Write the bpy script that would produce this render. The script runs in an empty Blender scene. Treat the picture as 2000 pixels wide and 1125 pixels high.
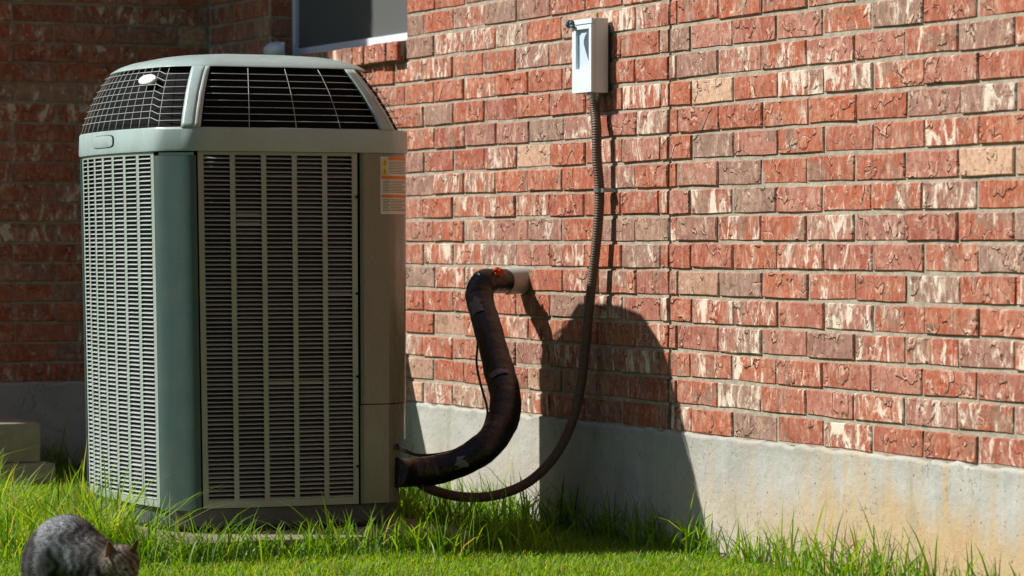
import bpy, bmesh, math, random
import numpy as np
from mathutils import Vector, Matrix, Euler
random.seed(7); rng = np.random.default_rng(11)
PI = math.pi
sc = bpy.context.scene
COL = sc.collection

# ------------------------------------------------------------------ camera, sky, sun, exposure
YAW = math.radians(-24.34)
EYE = Vector((0, 0, .886))
F = 6550.0                                   # focal length in pixels of a 2000 px wide frame
cam_d = bpy.data.cameras.new('camera'); cam = bpy.data.objects.new('camera', cam_d); COL.objects.link(cam)
cam_d.sensor_width = 36; cam_d.lens = F / 2000 * 36
cam.location = EYE; cam.rotation_euler = (PI / 2 - math.atan(87.5 / F), 0, YAW)
cam_d.clip_end = 1000; cam_d.clip_start = .1
cam_d.dof.use_dof = True; cam_d.dof.focus_distance = 9.55; cam_d.dof.aperture_fstop = 5.6
sc.camera = cam

LDIR = Vector((1, -.53, -1.0)).normalized()   # the way the sunlight travels
sun_el = math.asin(-LDIR.z); sun_az = math.atan2(-LDIR.x, -LDIR.y)   # clockwise from +Y
w = bpy.data.worlds.new('World'); sc.world = w; w.use_nodes = True
wn = w.node_tree.nodes; bg = wn['Background']
sky = wn.new('ShaderNodeTexSky'); sky.sky_type = 'NISHITA'; sky.sun_disc = False
sky.sun_elevation = sun_el; sky.sun_rotation = sun_az
w.node_tree.links.new(sky.outputs[0], bg.inputs[0]); bg.inputs[1].default_value = .058
sd = bpy.data.lights.new('sun', 'SUN'); sd.energy = 5.0; sd.angle = math.radians(.5); sd.color = (1, .955, .88)
so = bpy.data.objects.new('sun', sd); COL.objects.link(so)
so.rotation_euler = LDIR.to_track_quat('-Z', 'Y').to_euler()
vs = sc.view_settings
vs.view_transform = 'Standard'; vs.look = 'None'; vs.gamma = 1; vs.use_curve_mapping = False; vs.exposure = .36
sc.cycles.max_bounces = 8; sc.cycles.transparent_max_bounces = 8
sc.cycles.use_denoising = True

CR = Euler(cam.rotation_euler).to_matrix()
def at(px, py, X=None, Y=None, Z=None):
    d = CR @ Vector(((px - 1000) / F, -(py - 562.5) / F, -1))
    if X is not None: t = (X - EYE.x) / d.x
    elif Y is not None: t = (Y - EYE.y) / d.y
    else: t = (Z - EYE.z) / d.z
    return EYE + d * t
def proj(p):
    c = CR.transposed() @ (Vector(p) - EYE)
    return 1000 + F * c.x / -c.z, 562.5 - F * c.y / -c.z

# ------------------------------------------------------------------ helpers
def tag(o, label=None, cat=None, group=None, kind=None):
    if label: o['label'] = label
    if cat: o['category'] = cat
    if group: o['group'] = group
    if kind: o['kind'] = kind
    return o
def link(o, parent=None):
    COL.objects.link(o)
    if parent is not None: o.parent = parent
    return o
def thing(name, loc, label, cat, rz=0, group=None):
    o = link(bpy.data.objects.new(name, None)); o.location = loc; o.rotation_euler = (0, 0, rz)
    o.empty_display_size = .1
    return tag(o, label, cat, group)
class MB:
    def __init__(s): s.v = []; s.f = []
    def add(s, vs, fs):
        n = len(s.v); s.v += [tuple(v) for v in vs]; s.f += [tuple(i + n for i in f) for f in fs]; return s
    def box(s, x0, x1, y0, y1, z0, z1, bev=0):
        if bev:
            bm = bmesh.new(); bmesh.ops.create_cube(bm, size=1)
            for v in bm.verts: v.co = Vector(((x0 + x1) / 2 + v.co.x * (x1 - x0), (y0 + y1) / 2 + v.co.y * (y1 - y0), (z0 + z1) / 2 + v.co.z * (z1 - z0)))
            bmesh.ops.bevel(bm, geom=bm.edges[:], offset=bev, segments=2, profile=.6, affect='EDGES')
            bm.verts.index_update()
            s.add([v.co for v in bm.verts], [[v.index for v in f.verts] for f in bm.faces]); bm.free(); return s
        return s.add([(x, y, z) for z in (z0, z1) for y in (y0, y1) for x in (x0, x1)],
                     [(0, 2, 3, 1), (4, 5, 7, 6), (0, 1, 5, 4), (2, 6, 7, 3), (0, 4, 6, 2), (1, 3, 7, 5)])
    def tube(s, pts, rad, n=10, cap=True):
        pts = [Vector(p) for p in pts]; m = len(pts)
        rad = rad if hasattr(rad, '__len__') else [rad] * m
        t0 = (pts[1] - pts[0]).normalized(); up = Vector((0, 0, 1)) if abs(t0.z) < .9 else Vector((1, 0, 0))
        a = t0.cross(up).normalized(); vs = []
        for i, p in enumerate(pts):
            t = (pts[min(i + 1, m - 1)] - pts[max(i - 1, 0)]).normalized()
            a = (a - t * a.dot(t)).normalized(); b = t.cross(a)
            vs += [p + (a * math.cos(2 * PI * k / n) + b * math.sin(2 * PI * k / n)) * rad[i] for k in range(n)]
        fs = [(i * n + k, i * n + (k + 1) % n, (i + 1) * n + (k + 1) % n, (i + 1) * n + k) for i in range(m - 1) for k in range(n)]
        if cap: fs += [tuple(range(n))[::-1], tuple((m - 1) * n + k for k in range(n))]
        return s.add(vs, fs)
    def grid(s, fn, nu, nv):
        vs = [fn(i / nu, j / nv) for j in range(nv + 1) for i in range(nu + 1)]
        return s.add(vs, [(j * (nu + 1) + i, j * (nu + 1) + i + 1, (j + 1) * (nu + 1) + i + 1, (j + 1) * (nu + 1) + i) for j in range(nv) for i in range(nu)])
    def ellipsoid(s, c, r, n=16, m=10):
        c = Vector(c)
        vs = [c + Vector((r[0] * math.cos(2 * PI * i / n) * math.sin(PI * j / m), r[1] * math.sin(2 * PI * i / n) * math.sin(PI * j / m), r[2] * math.cos(PI * j / m))) for j in range(1, m) for i in range(n)]
        vs += [c + Vector((0, 0, r[2])), c - Vector((0, 0, r[2]))]; a, b = len(vs) - 2, len(vs) - 1
        fs = [(j * n + i, (j + 1) * n + i, (j + 1) * n + (i + 1) % n, j * n + (i + 1) % n) for j in range(m - 2) for i in range(n)]
        fs += [(a, i, (i + 1) % n) for i in range(n)] + [(b, (m - 2) * n + (i + 1) % n, (m - 2) * n + i) for i in range(n)]
        return s.add(vs, fs)
    def mesh(s, name, mat, smooth=False, recalc=True):
        me = bpy.data.meshes.new(name); me.from_pydata(s.v, [], s.f)
        if recalc:
            bm = bmesh.new(); bm.from_mesh(me); bmesh.ops.recalc_face_normals(bm, faces=bm.faces); bm.to_mesh(me); bm.free()
        if smooth:
            me.polygons.foreach_set('use_smooth', [True] * len(me.polygons))
            if smooth != True: me.set_sharp_from_angle(angle=math.radians(smooth))
        me.materials.append(mat); return me
    def build(s, name, mat, parent=None, smooth=False, recalc=True, solid=0):
        o = link(bpy.data.objects.new(name, s.mesh(name, mat, smooth, recalc)), parent)
        if solid:
            m = o.modifiers.new('solid', 'SOLIDIFY'); m.thickness = solid; m.offset = -1
        return o
def catmull(P, per=12):
    P = [Vector(p) for p in P]; P = [P[0] * 2 - P[1]] + P + [P[-1] * 2 - P[-2]]; out = []
    for i in range(1, len(P) - 2):
        a, b, c, d = P[i - 1:i + 3]
        for k in range(per):
            t = k / per
            out.append(.5 * (2 * b + (c - a) * t + (2 * a - 5 * b + 4 * c - d) * t * t + (3 * b - a - 3 * c + d) * t ** 3))
    out.append(P[-2]); return out

# ------------------------------------------------------------------ materials
class NT:
    def __init__(s, name):
        s.m = bpy.data.materials.new(name); s.m.use_nodes = True; s.t = s.m.node_tree; s.n = s.t.nodes
        s.p = s.n['Principled BSDF']; s.out = s.n['Material Output']
    def node(s, ty, **kw):
        n = s.n.new('ShaderNode' + ty)
        for k, v in kw.items(): setattr(n, k, v)
        return n
    def put(s, sock, v):
        if isinstance(v, bpy.types.NodeSocket): s.t.links.new(v, sock)
        elif isinstance(v, (tuple, list)) and len(v) == 3 and sock.type == 'RGBA': sock.default_value = (*v, 1)
        else: sock.default_value = v
    def math(s, op, a, b=0, c=0):
        n = s.node('Math', operation=op); s.put(n.inputs[0], a); s.put(n.inputs[1], b)
        if op == 'MULTIPLY_ADD': s.put(n.inputs[2], c)
        return n.outputs[0]
    def ramp(s, v, a, b, lo=0, hi=1, smooth=True):
        n = s.node('MapRange'); n.interpolation_type = 'SMOOTHSTEP' if smooth else 'LINEAR'; n.clamp = True
        for i, x in enumerate((v, a, b, lo, hi)): s.put(n.inputs[i], x)
        return n.outputs[0]
    def cramp(s, v, stops, const=False):
        n = s.node('ValToRGB'); r = n.color_ramp; r.interpolation = 'CONSTANT' if const else 'LINEAR'
        while len(r.elements) < len(stops): r.elements.new(.5)
        for e, (p, c) in zip(r.elements, stops): e.position = p; e.color = (*c, 1)
        s.put(n.inputs[0], v); return n.outputs[0]
    def mix(s, f, a, b, mode='MIX'):
        n = s.node('Mix', data_type='RGBA', blend_type=mode); s.put(n.inputs[0], f); s.put(n.inputs[6], a); s.put(n.inputs[7], b); return n.outputs[2]
    def noise(s, vec, scale=5, detail=2, rough=.5, dist=0):
        n = s.node('TexNoise'); s.put(n.inputs['Vector'], vec); n.inputs['Scale'].default_value = scale
        n.inputs['Detail'].default_value = detail; n.inputs['Roughness'].default_value = rough; n.inputs['Distortion'].default_value = dist
        return n.outputs['Fac']
    def vmul(s, v, k):
        n = s.node('VectorMath', operation='MULTIPLY'); s.put(n.inputs[0], v); n.inputs[1].default_value = k; return n.outputs[0]
    def pos(s): return s.node('NewGeometry').outputs['Position']
    def comb(s, x, y, z):
        n = s.node('CombineXYZ'); [s.put(n.inputs[i], v) for i, v in enumerate((x, y, z))]; return n.outputs[0]
    def sep(s, v):
        n = s.node('SeparateXYZ'); s.put(n.inputs[0], v); return n.outputs
    def bump(s, h, dist=.002, strength=1, normal=None):
        n = s.node('Bump'); s.put(n.inputs['Height'], h); n.inputs['Distance'].default_value = dist; n.inputs['Strength'].default_value = strength
        if normal is not None: s.put(n.inputs['Normal'], normal)
        return n.outputs[0]
    def fin(s, col=None, rough=None, nrm=None, metal=None, spec=None):
        for k, v in (('Base Color', col), ('Roughness', rough), ('Normal', nrm), ('Metallic', metal), ('Specular IOR Level', spec)):
            if v is not None: s.put(s.p.inputs[k], v)
        return s.m

def wall_coords(t, rnd=0):
    x, y, z = t.sep(t.pos())
    a = t.math('ADD', x, y)
    return t.comb(a, z, rnd), a, z

def mat_brick():
    t = NT('weathered red brick')
    r = t.node('ObjectInfo').outputs['Random']
    at_ = t.node('Attribute', attribute_name='rnd').outputs['Fac']
    rr = t.math('FRACT', t.math('ADD', r, at_))
    r50 = t.math('MULTIPLY', rr, 50)
    vec, a, z = wall_coords(t, r50)
    tone = t.math('FRACT', t.math('MULTIPLY', rr, 17.31))
    tone2 = t.math('FRACT', t.math('MULTIPLY', rr, 71.7))
    base = t.cramp(tone, [(0, (.42, .105, .046)), (.25, (.33, .080, .042)), (.5, (.40, .115, .056)), (.66, (.28, .072, .045)),
                          (.76, (.39, .15, .105)), (.86, (.27, .125, .098)), (.95, (.24, .165, .13)), (.975, (.40, .24, .16)), (1, (.60, .40, .27))])
    pn = t.noise(vec, 7, 3, .6, .4)
    ashy = t.ramp(t.math('ADD', pn, t.math('MULTIPLY', tone2, .12)), .60, .70, 0, .75)
    col = t.mix(ashy, base, (.22, .15, .11))
    fine = t.noise(vec, 60, 4, .65)
    col = t.mix(t.ramp(fine, .38, .66, 0, .40), col, (.23, .055, .03))
    col = t.mix(t.ramp(t.noise(t.vmul(vec, (1, .30, 1)), 70, 4, .7), .48, .68, 0, .36), col, (.58, .36, .26))
    col = t.mix(t.ramp(t.noise(t.vmul(vec, (1, .6, 1)), 18, 3, .6), .35, .75, 0, .20), col, (.50, .38, .31))
    mo = t.noise(t.vmul(vec, (1, .55, 1)), 30, 6, .78, .3)
    col = t.mix(t.ramp(mo, .50, .64, 0, .48), col, (.60, .41, .30))
    col = t.mix(t.ramp(t.noise(vec, 38, 6, .8), .54, .64, 0, .68), col, (.12, .060, .045))
    # whitish mortar smears, running down the face
    st = t.noise(t.vmul(vec, (1, .42, 1)), 24, 5, .70, .9)
    stf = t.noise(t.vmul(vec, (1, .45, 1)), 110, 3, .7)
    amount = t.math('MULTIPLY_ADD', tone2, -.22, .68)
    w1 = t.ramp(t.math('MULTIPLY_ADD', stf, .22, t.math('SUBTRACT', st, .11)), amount, t.math('ADD', amount, .13), 0, .85)
    w2 = t.ramp(t.noise(vec, 34, 4, .7), .61, .72, 0, .8)
    col = t.mix(w1, col, (.72, .63, .52)); col = t.mix(w2, col, (.68, .55, .42))
    # folded clay lips: short curved steps in the face
    n1 = t.noise(vec, 11, 3, .45, .3)
    mk = t.ramp(t.noise(t.vmul(vec, (1, 1, 1.7)), 15, 2, .5), t.ramp(tone2, 0, 1, .49, .58, False), t.ramp(tone2, 0, 1, .55, .64, False))
    lip = t.math('MULTIPLY', t.ramp(n1, .5, .528), mk)
    lip2 = t.math('MULTIPLY', t.ramp(t.noise(t.vmul(vec, (1, 1.3, 2.3)), 22, 0, .4, .3), .60, .615), .6)
    groove = t.math('MULTIPLY', t.ramp(t.math('ABSOLUTE', t.math('SUBTRACT', n1, .507)), 0, .009, 1, 0), mk)
    col = t.mix(t.math('MULTIPLY', groove, .8), col, (.12, .05, .03))  # crevice shadow painted into the groove colour
    edge = t.math('MULTIPLY', t.ramp(t.math('ABSOLUTE', t.math('SUBTRACT', n1, .53)), 0, .012, 1, 0), mk)
    col = t.mix(t.math('MULTIPLY', edge, .6), col, (.70, .5, .38))
    drag = t.noise(t.vmul(vec, (1, .12, 1)), 170, 2, .6)
    h = t.math('ADD', t.math('MULTIPLY', lip, 1.6), t.math('MULTIPLY', lip2, 1.0))
    h = t.math('SUBTRACT', h, t.math('MULTIPLY', groove, 1.3))
    h = t.math('ADD', h, t.math('MULTIPLY', fine, .7)); h = t.math('ADD', h, t.math('MULTIPLY', drag, .45))
    h = t.math('ADD', h, t.math('MULTIPLY', w2, .25))
    return t.fin(col, .9, t.bump(h, .003, 1), spec=.2)

def mat_mortar():
    t = NT('sandy mortar'); vec, a, z = wall_coords(t)
    n = t.noise(vec, 30, 4, .6); n2 = t.noise(vec, 260, 3, .7)
    col = t.mix(t.ramp(n, .35, .7), (.42, .38, .30), (.29, .26, .205))
    col = t.mix(t.ramp(n2, .55, .75, 0, .5), col, (.24, .19, .14))
    return t.fin(col, .95, t.bump(t.math('ADD', n2, t.math('MULTIPLY', n, 3)), .0025), spec=.1)

def mat_concrete(name='stained concrete foundation', dark=False):
    t = NT(name); vec, a, z = wall_coords(t)
    n = t.noise(vec, 5, 5, .6); f = t.noise(vec, 300, 4, .75); g = t.noise(vec, 60, 4, .65)
    col = t.mix(t.ramp(n, .3, .7), (.46, .46, .43), (.36, .37, .355))
    if not dark:
        sepy = t.sep(t.pos())[1]
        right = t.ramp(sepy, 8.9, 7.2)
        low = t.ramp(z, .30, .04)
        s = t.noise(t.vmul(vec, (1, .16, 1)), 13, 4, .62, .3)
        amt = t.math('MULTIPLY', t.ramp(t.math('MULTIPLY_ADD', s, .9, t.math('MULTIPLY', low, .38)), .36, .68), t.math('MULTIPLY_ADD', right, .8, .2))
        col = t.mix(t.math('MULTIPLY', amt, .85), col, (.50, .35, .18))
        s2 = t.noise(t.vmul(vec, (1, .3, 1)), 19, 4, .7, .5)
        col = t.mix(t.math('MULTIPLY', t.ramp(s2, .52, .66, 0, .8), t.math('MULTIPLY', right, low)), col, (.44, .25, .10))
        s3 = t.noise(t.vmul(vec, (1, .2, 3)), 9, 5, .68, .8)
        col = t.mix(t.ramp(s3, .56, .68, 0, .5), col, (.30, .28, .20))
        col = t.mix(t.math('MULTIPLY', t.ramp(s3, .44, .34, 0, .3), 1), col, (.58, .57, .53))
        top = t.ramp(z, .27, .345)
        col = t.mix(t.math('MULTIPLY', top, t.ramp(g, .45, .6, 0, .6)), col, (.35, .34, .29))
    col = t.mix(t.ramp(f, .50, .72, 0, .5), col, (.24, .22, .18))
    col = t.mix(t.ramp(g, .60, .72, 0, .25), col, (.28, .25, .19))
    pore = t.ramp(t.noise(vec, 95, 1, .4), .71, .76); col = t.mix(t.math('MULTIPLY', pore, .75), col, (.12, .11, .09))
    ck = t.noise(t.vmul(vec, (1, .5, 1)), 4.5, 5, .62, .6); crack = t.math('MULTIPLY', t.ramp(t.math('ABSOLUTE', t.math('SUBTRACT', ck, .5)), 0, .0022, 1, 0), t.ramp(t.noise(vec, 6, 1), .5, .58))
    col = t.mix(t.math('MULTIPLY', crack, .6), col, (.14, .12, .10))
    h = t.math('ADD', t.math('MULTIPLY', f, .5), t.math('MULTIPLY', g, .9)); h = t.math('SUBTRACT', h, t.math('ADD', pore, crack)); h = t.math('ADD', h, t.math('MULTIPLY', n, 6))
    return t.fin(col, .92, t.bump(h, .0022), spec=.2)

def mat_paint(name, col, rough=.42, metal=0, peel=.25, dirt=.25, dcol=(.20, .19, .14), spec=.45):
    t = NT(name); o = t.node('TexCoord').outputs['Object']
    n = t.noise(o, 9, 5, .6); f = t.noise(o, 420, 2, .5); d = t.noise(t.vmul(o, (1, 1, .3)), 45, 4, .7)
    c = t.mix(t.ramp(n, .35, .75, 0, dirt), col, dcol); c = t.mix(t.ramp(d, .62, .78, 0, dirt * 1.2), c, tuple(min(1, x * 1.5) for x in col))
    sp = t.noise(o, 210, 1, .4); c = t.mix(t.ramp(sp, .74, .78, 0, .6), c, tuple(min(.7, x * 2.2 + .05) for x in col)); c = t.mix(t.ramp(t.noise(o, 120, 2, .5), .70, .76, 0, .5), c, tuple(x * .45 for x in dcol))
    return t.fin(c, t.ramp(d, .3, .8, rough - .08, rough + .15), t.bump(t.math('ADD', t.math('MULTIPLY', f, .3), t.math('MULTIPLY', n, 1.5)), .001, peel), metal, spec)

def mat_plain(name, col, rough=.6, spec=.3, nscale=80, namt=.3, metal=0, bump=.0006):
    t = NT(name); o = t.node('TexCoord').outputs['Object']; n = t.noise(o, nscale, 4, .65)
    c = t.mix(t.ramp(n, .3, .75, 0, namt), col, tuple(x * .5 for x in col))
    return t.fin(c, rough, t.bump(n, bump), metal, spec)

M_brick = mat_brick(); M_mortar = mat_mortar(); M_conc = mat_concrete(); M_slab = mat_plain('brown pad concrete', (.30, .26, .21), .9, .2, 40, .5, bump=.002); M_step = mat_plain('tan step concrete', (.36, .33, .28), .9, .2, 14, .5, bump=.003)  # pad tone is brown with random darker mottling
M_cap = mat_paint('light grey painted steel', (.33, .43, .43), .38, peel=.2)
M_panel = mat_paint('grey louvre paint', (.29, .35, .31), .45)
M_slat = mat_paint('grey louvre slat paint', (.38, .43, .41), .42, dirt=.15)
M_post = mat_paint('teal grey post paint', (.060, .105, .102), .36, dirt=.15)
M_serv = mat_paint('taupe service panel paint', (.155, .165, .125), .25, dirt=.15, spec=.6)
M_base = mat_paint('base pan grey', (.075, .095, .105), .5)
M_black = mat_plain('shade and trim black', (.004, .0045, .005), .8, .08)  # interior darkness put into the colour; screws share it
M_wire = mat_paint('grey coated wire', (.42, .46, .45), .4)
M_coil = NT('finned coil'); 
_o = M_coil.node('TexCoord').outputs['Object']
M_coil = M_coil.fin(M_coil.mix(M_coil.ramp(M_coil.noise(M_coil.vmul(_o, (1, 1, 6)), 60, 3, .6), .4, .7), (.004, .005, .005), (.014, .014, .014)), .6, spec=.3)
M_rubber = mat_plain('black foam insulation', (.0035, .0035, .0042), .30, .45, 45, .5, bump=.005)
M_tape = mat_plain('silver tape', (.13, .13, .15), .4, .5, 120, .5, bump=.002)
M_conduit = mat_plain('brown grey flexible conduit', (.13, .083, .060), .5, .35, 60, .4)
M_cable = mat_plain('black cable', (.02, .02, .022), .5, .4)
M_boxgrey = mat_plain('pale grey enclosure', (.66, .73, .77), .38, .5, 14, .06)
M_boxblue = mat_plain('pale blue grey cover', (.52, .63, .72), .45, .4, 14, .08)
M_boxdark = mat_plain('dark slate', (.07, .11, .14), .5, .4)
M_pvc = mat_plain('off white plastic pipe', (.50, .51, .48), .45, .4, 30, .25)
M_foam = mat_plain('orange red foam', (.60, .09, .02), .8, .2, 90, .5, bump=.003)
M_frame = mat_plain('white window frame', (.66, .74, .84), .35, .5, 10, .05)
M_white = mat_plain('white plastic', (.80, .80, .78), .35, .4, 20, .03)
M_lab = mat_plain('label paper', (.60, .60, .55), .5, .3, 60, .06)
M_orange = mat_plain('label orange', (.62, .17, .03), .5, .3, 60, .1)
M_yellow = mat_plain('label yellow', (.72, .50, .03), .5, .3)
M_ink = mat_plain('label ink', (.20, .20, .21), .6, .2)
M_blk = mat_plain('label black', (.03, .03, .03), .6, .2)
M_steelz = mat_plain('galvanised steel', (.30, .32, .32), .4, .5, 60, .3, metal=.6)
M_util = mat_paint('green utility box paint', (.07, .13, .09), .5)
M_roof = mat_plain('roof board', (.3, .28, .25), .8)
def mat_screen():
    t = NT('solar window screen'); o = t.node('TexCoord').outputs['Object']; n = t.noise(o, 300, 2, .5)
    return t.fin(t.mix(n, (.075, .08, .085), (.115, .125, .12)), .85, t.bump(n, .0005), spec=.15)
M_screen = mat_screen()
def mat_glass():
    t = NT('window glass'); t.p.inputs['Transmission Weight'].default_value = .6
    return t.fin((.5, .55, .55), .02)
M_glass = mat_glass()

# ------------------------------------------------------------------ the ground
def mat_soil():
    t = NT('soil under the grass'); p = t.pos(); n = t.noise(p, 3, 5, .6); f = t.noise(p, 90, 4, .7)
    c = t.mix(n, (.040, .090, .010), (.07, .115, .016)); c = t.mix(t.ramp(f, .5, .7, 0, .7), c, (.07, .05, .03))
    return t.fin(c, .95, t.bump(f, .01), spec=.1)
g = MB(); g.grid(lambda u, v: (-150 + 300 * u, -150 + 300 * v, 0), 24, 24)
tag(g.build('lawn_ground', mat_soil(), recalc=False), 'dark soil of the lawn under the grass around the house', kind='structure')

# ------------------------------------------------------------------ the house
XW, YB, ZF, CRS, PITCH = 4.415, 12.70, .34, .078, .2537
TOP = 5.5; X_END = 1.70; YJ = 8.658
W0, W1, WZ0, WZ1 = 10.64, 11.99, ZF + 16 * CRS, ZF + 32 * CRS      # window opening
house = thing('brick_house', (XW, YB, 0), 'red brick house wall with pale concrete foundation behind the grey air conditioner', 'house')
def hloc(o): o.matrix_parent_inverse = Matrix.Translation((-XW, -YB, 0)); return o
XM = XW + .0048
m = MB()
m.box(XM, XW + .28, 2.0, YJ - .008, ZF, TOP); m.box(XM, XW + .28, YJ + .008, W0, ZF, TOP)
m.box(XM, XW + .28, W0, W1 + .0055, ZF, WZ0 - .06); m.box(XM, XW + .28, W0, W1 + .0055, WZ1, TOP); m.box(XM, XW + .28, W1 + .0055, YB + .2, ZF, TOP)
side_wall = hloc(m.build('side_wall', M_mortar, house))
m = MB(); m.box(X_END, XM - .0005, YB + .0065, YB + .28, ZF, TOP)
m.box(X_END, X_END + .25, YB + .281, YB + 5, ZF, TOP)
back_wall = hloc(m.build('back_wall', M_mortar, house))
m = MB(); m.box(XM + .012, XM + .03, YJ - .0079, YJ + .0079, ZF, TOP - .01)
hloc(m.build('expansion_joint_sealant', mat_plain('dark joint sealant', (.03, .025, .02), .8), house))
m = MB(); m.box(X_END - .3, XW + .5, YB - .02, YB + 5.3, TOP + .003, TOP + .12); m.box(XW - .35, XW + .5, 1.7, YB - .0201, TOP + .003, TOP + .12)
hloc(m.build('roof', M_roof, house))
# foundation, with the ragged lip of mortar along its top
def wavy_found(x0, x1, y0, y1):
    b = MB(); b.box(x0, x1, y0, y1, -.3, ZF - .001); return b
FX = XW - .004
m = MB(); n = 400
ys = np.linspace(2.0, YB - .01, n + 1); prof = [(.0, -.3), (.0, .05), (.0, .2), (-.0002, .31), (-.0012, .330), (-.0018, .337), (.004, .342), (.012, .343)]
def fnd(u, v):
    k = int(round(v * (len(prof) - 1))); dx, z = prof[k]; y = 2 + u * (YB + .02 - 2)
    if k >= 3: z += .0035 * math.sin(y * 37) * math.sin(y * 11.3) + .002 * math.sin(y * 171 + 1) + .0015 * math.sin(y * 290); dx += .0014 * math.sin(y * 153) * math.sin(y * 61) * (k > 3)
    return (FX + dx, y, z)
m.grid(fnd, n, len(prof) - 1)
hloc(m.build('foundation', M_conc, house, smooth=True, recalc=False))
m = MB()
def fnd2(u, v):
    k = int(round(v * (len(prof) - 1))); dx, z = prof[k]; x = X_END + u * (FX - X_END - .001)
    if k >= 3: z += .004 * math.sin(x * 37) * math.sin(x * 11.3)
    return (x, YB - .004 + dx, z)
m.grid(fnd2, 200, len(prof) - 1)
hloc(m.build('foundation', mat_concrete('back foundation concrete', True), house, smooth=True, recalc=False))

def brick_bm(L, H, D=.024, seed=0):
    r = random.Random(seed); j = lambda a: r.uniform(-a, a)
    base = [(-.5, -.5), (-.17, -.5), (.17, -.5), (.5, -.5), (.5, 0), (.5, .5), (.17, .5), (-.17, .5), (-.5, .5), (-.5, 0)]
    ring = [(x * L + j(.0018), z * H + j(.0014)) for x, z in base]; n = len(ring)
    bx = lambda p, k: (p[0] * (1 - 2 * k / L) + j(.0008), p[1] * (1 - 2 * k / H) + j(.0008))
    vs = [(p[0], D, p[1]) for p in ring] + [(p[0], .0035 + j(.0006), p[1]) for p in ring]
    inner = [bx(p, .0028) for p in ring]; vs += [(p[0], j(.0009), p[1]) for p in inner]
    fs = [(a * n + i, a * n + (i + 1) % n, (a + 1) * n + (i + 1) % n, (a + 1) * n + i) for a in (0, 1) for i in range(n)]
    fs.append(tuple(2 * n + i for i in range(n)))
    return vs, fs
BL, BH = PITCH - .0085, CRS - .0098
VARS = []
for k in range(20):
    v, f = brick_bm(BL, BH, seed=k); b = MB(); b.add(v, f); VARS.append(b.mesh('brick', M_brick, recalc=True))
# every brick of both walls: (wall, centre along, row, length)
def fill(a0, a1, phase, out, wall, row, holes=()):
    segs = [(a0, a1)]
    for h0, h1 in holes: segs = [s for x0, x1 in segs for s in ((x0, min(x1, h0)), (max(x0, h1), x1)) if s[1] - s[0] > .015]
    for s0, s1 in segs:
        k0 = math.floor((s0 - phase) / PITCH) - 1
        for k in range(k0, k0 + int((s1 - s0) / PITCH) + 4):
            c0, c1 = max(phase + k * PITCH, s0), min(phase + (k + 1) * PITCH, s1)
            if c1 - c0 > .03: out.append((wall, (c0 + c1) / 2, row, c1 - c0))
bricks = []; rows = int((TOP - ZF) / CRS)
for k in range(rows):
    ev = k % 2 == 0; jt = .006 * math.sin(k * 7.3) 
    holes = [(W0, W1)] if 16 <= k < 32 else ([(W0 + .003, W1)] if k == 15 else [])
    fill(YJ + .004, YB + .001, (10.491 if ev else 10.398) + jt, bricks, 'side', k, holes)
    fill(2.0, YJ - .004, (8.520 if ev else 8.354) + jt, bricks, 'side', k)
    fill(X_END, XW - .004, (3.784 if not ev else 3.616) + jt, bricks, 'back', k)
for k in range(16, 32): bricks.append(('reveal', XW + .046, k, .086))
rb = random.Random(5); info = []
for wll, c, k, L in bricks:
    z = ZF + (k + .5) * CRS + .002 + rb.uniform(-.0012, .0012)
    if wll == 'side': p = Vector((XW + rb.uniform(-.0035, .0025), c, z)); rz = -PI / 2
    elif wll == 'reveal': p = Vector((c, W1 + rb.uniform(-.002, .001), z)); rz = 0
    else: p = Vector((c, YB + rb.uniform(-.0035, .0025), z)); rz = 0
    if wll == 'reveal': wll = 'side'
    px, py = proj(p); half = 60
    vis = -half < px < 2000 + half and -25 < py < 1150
    hidden = 170 < px < 780 and py > 150
    cz = (CR.transposed() @ (p - EYE)); size = L / -cz.z * (1 if wll == 'back' else .5)
    info.append((p, rz, L, wll, vis and not hidden, size))
order = sorted([i for i, q in enumerate(info) if q[4]], key=lambda i: -info[i][5])
single = set(order[:300])
nb = len(VARS[0].vertices); Vst = {'side': [], 'back': []}; 
cosv = [np.array([v.co[:] for v in me.vertices]) for me in VARS]; facs = [tuple(f.vertices) for f in VARS[0].polygons]
FST = [[tuple(p.vertices) for p in me.polygons] for me in VARS]
for i, (p, rz, L, wll, vis, size) in enumerate(info):
    k = rb.randrange(len(VARS)); sx = (L - .0085) / BL
    rot = Euler((rb.gauss(0, .010), rb.gauss(0, .004), rz + rb.gauss(0, .006)))
    if i in single:
        o = bpy.data.objects.new('brick', VARS[k]); COL.objects.link(o); o.parent = side_wall if wll == 'side' else back_wall
        o.location = p; o.rotation_euler = rot; o.scale = (sx, 1, 1)
    else:
        M = np.array(rot.to_matrix()); Vst[wll].append((cosv[k] * (sx, 1, 1) @ M.T + np.array(p), FST[k], rb.random()))
for wll, lst in Vst.items():
    V = np.concatenate([a for a, _, _ in lst]); Fs = []; off = 0; R = []
    for a, fs, r in lst:
        Fs += [tuple(i + off for i in f) for f in fs]; off += len(a); R += [r] * len(a)
    me = bpy.data.meshes.new('brick'); me.from_pydata(V.tolist(), [], Fs); me.materials.append(M_brick)
    at_ = me.attributes.new('rnd', 'FLOAT', 'POINT'); at_.data.foreach_set('value', np.array(R, dtype=np.float32))
    o = bpy.data.objects.new('brick', me); COL.objects.link(o); o.parent = side_wall if wll == 'side' else back_wall
    o['kind'] = 'stuff'
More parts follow.
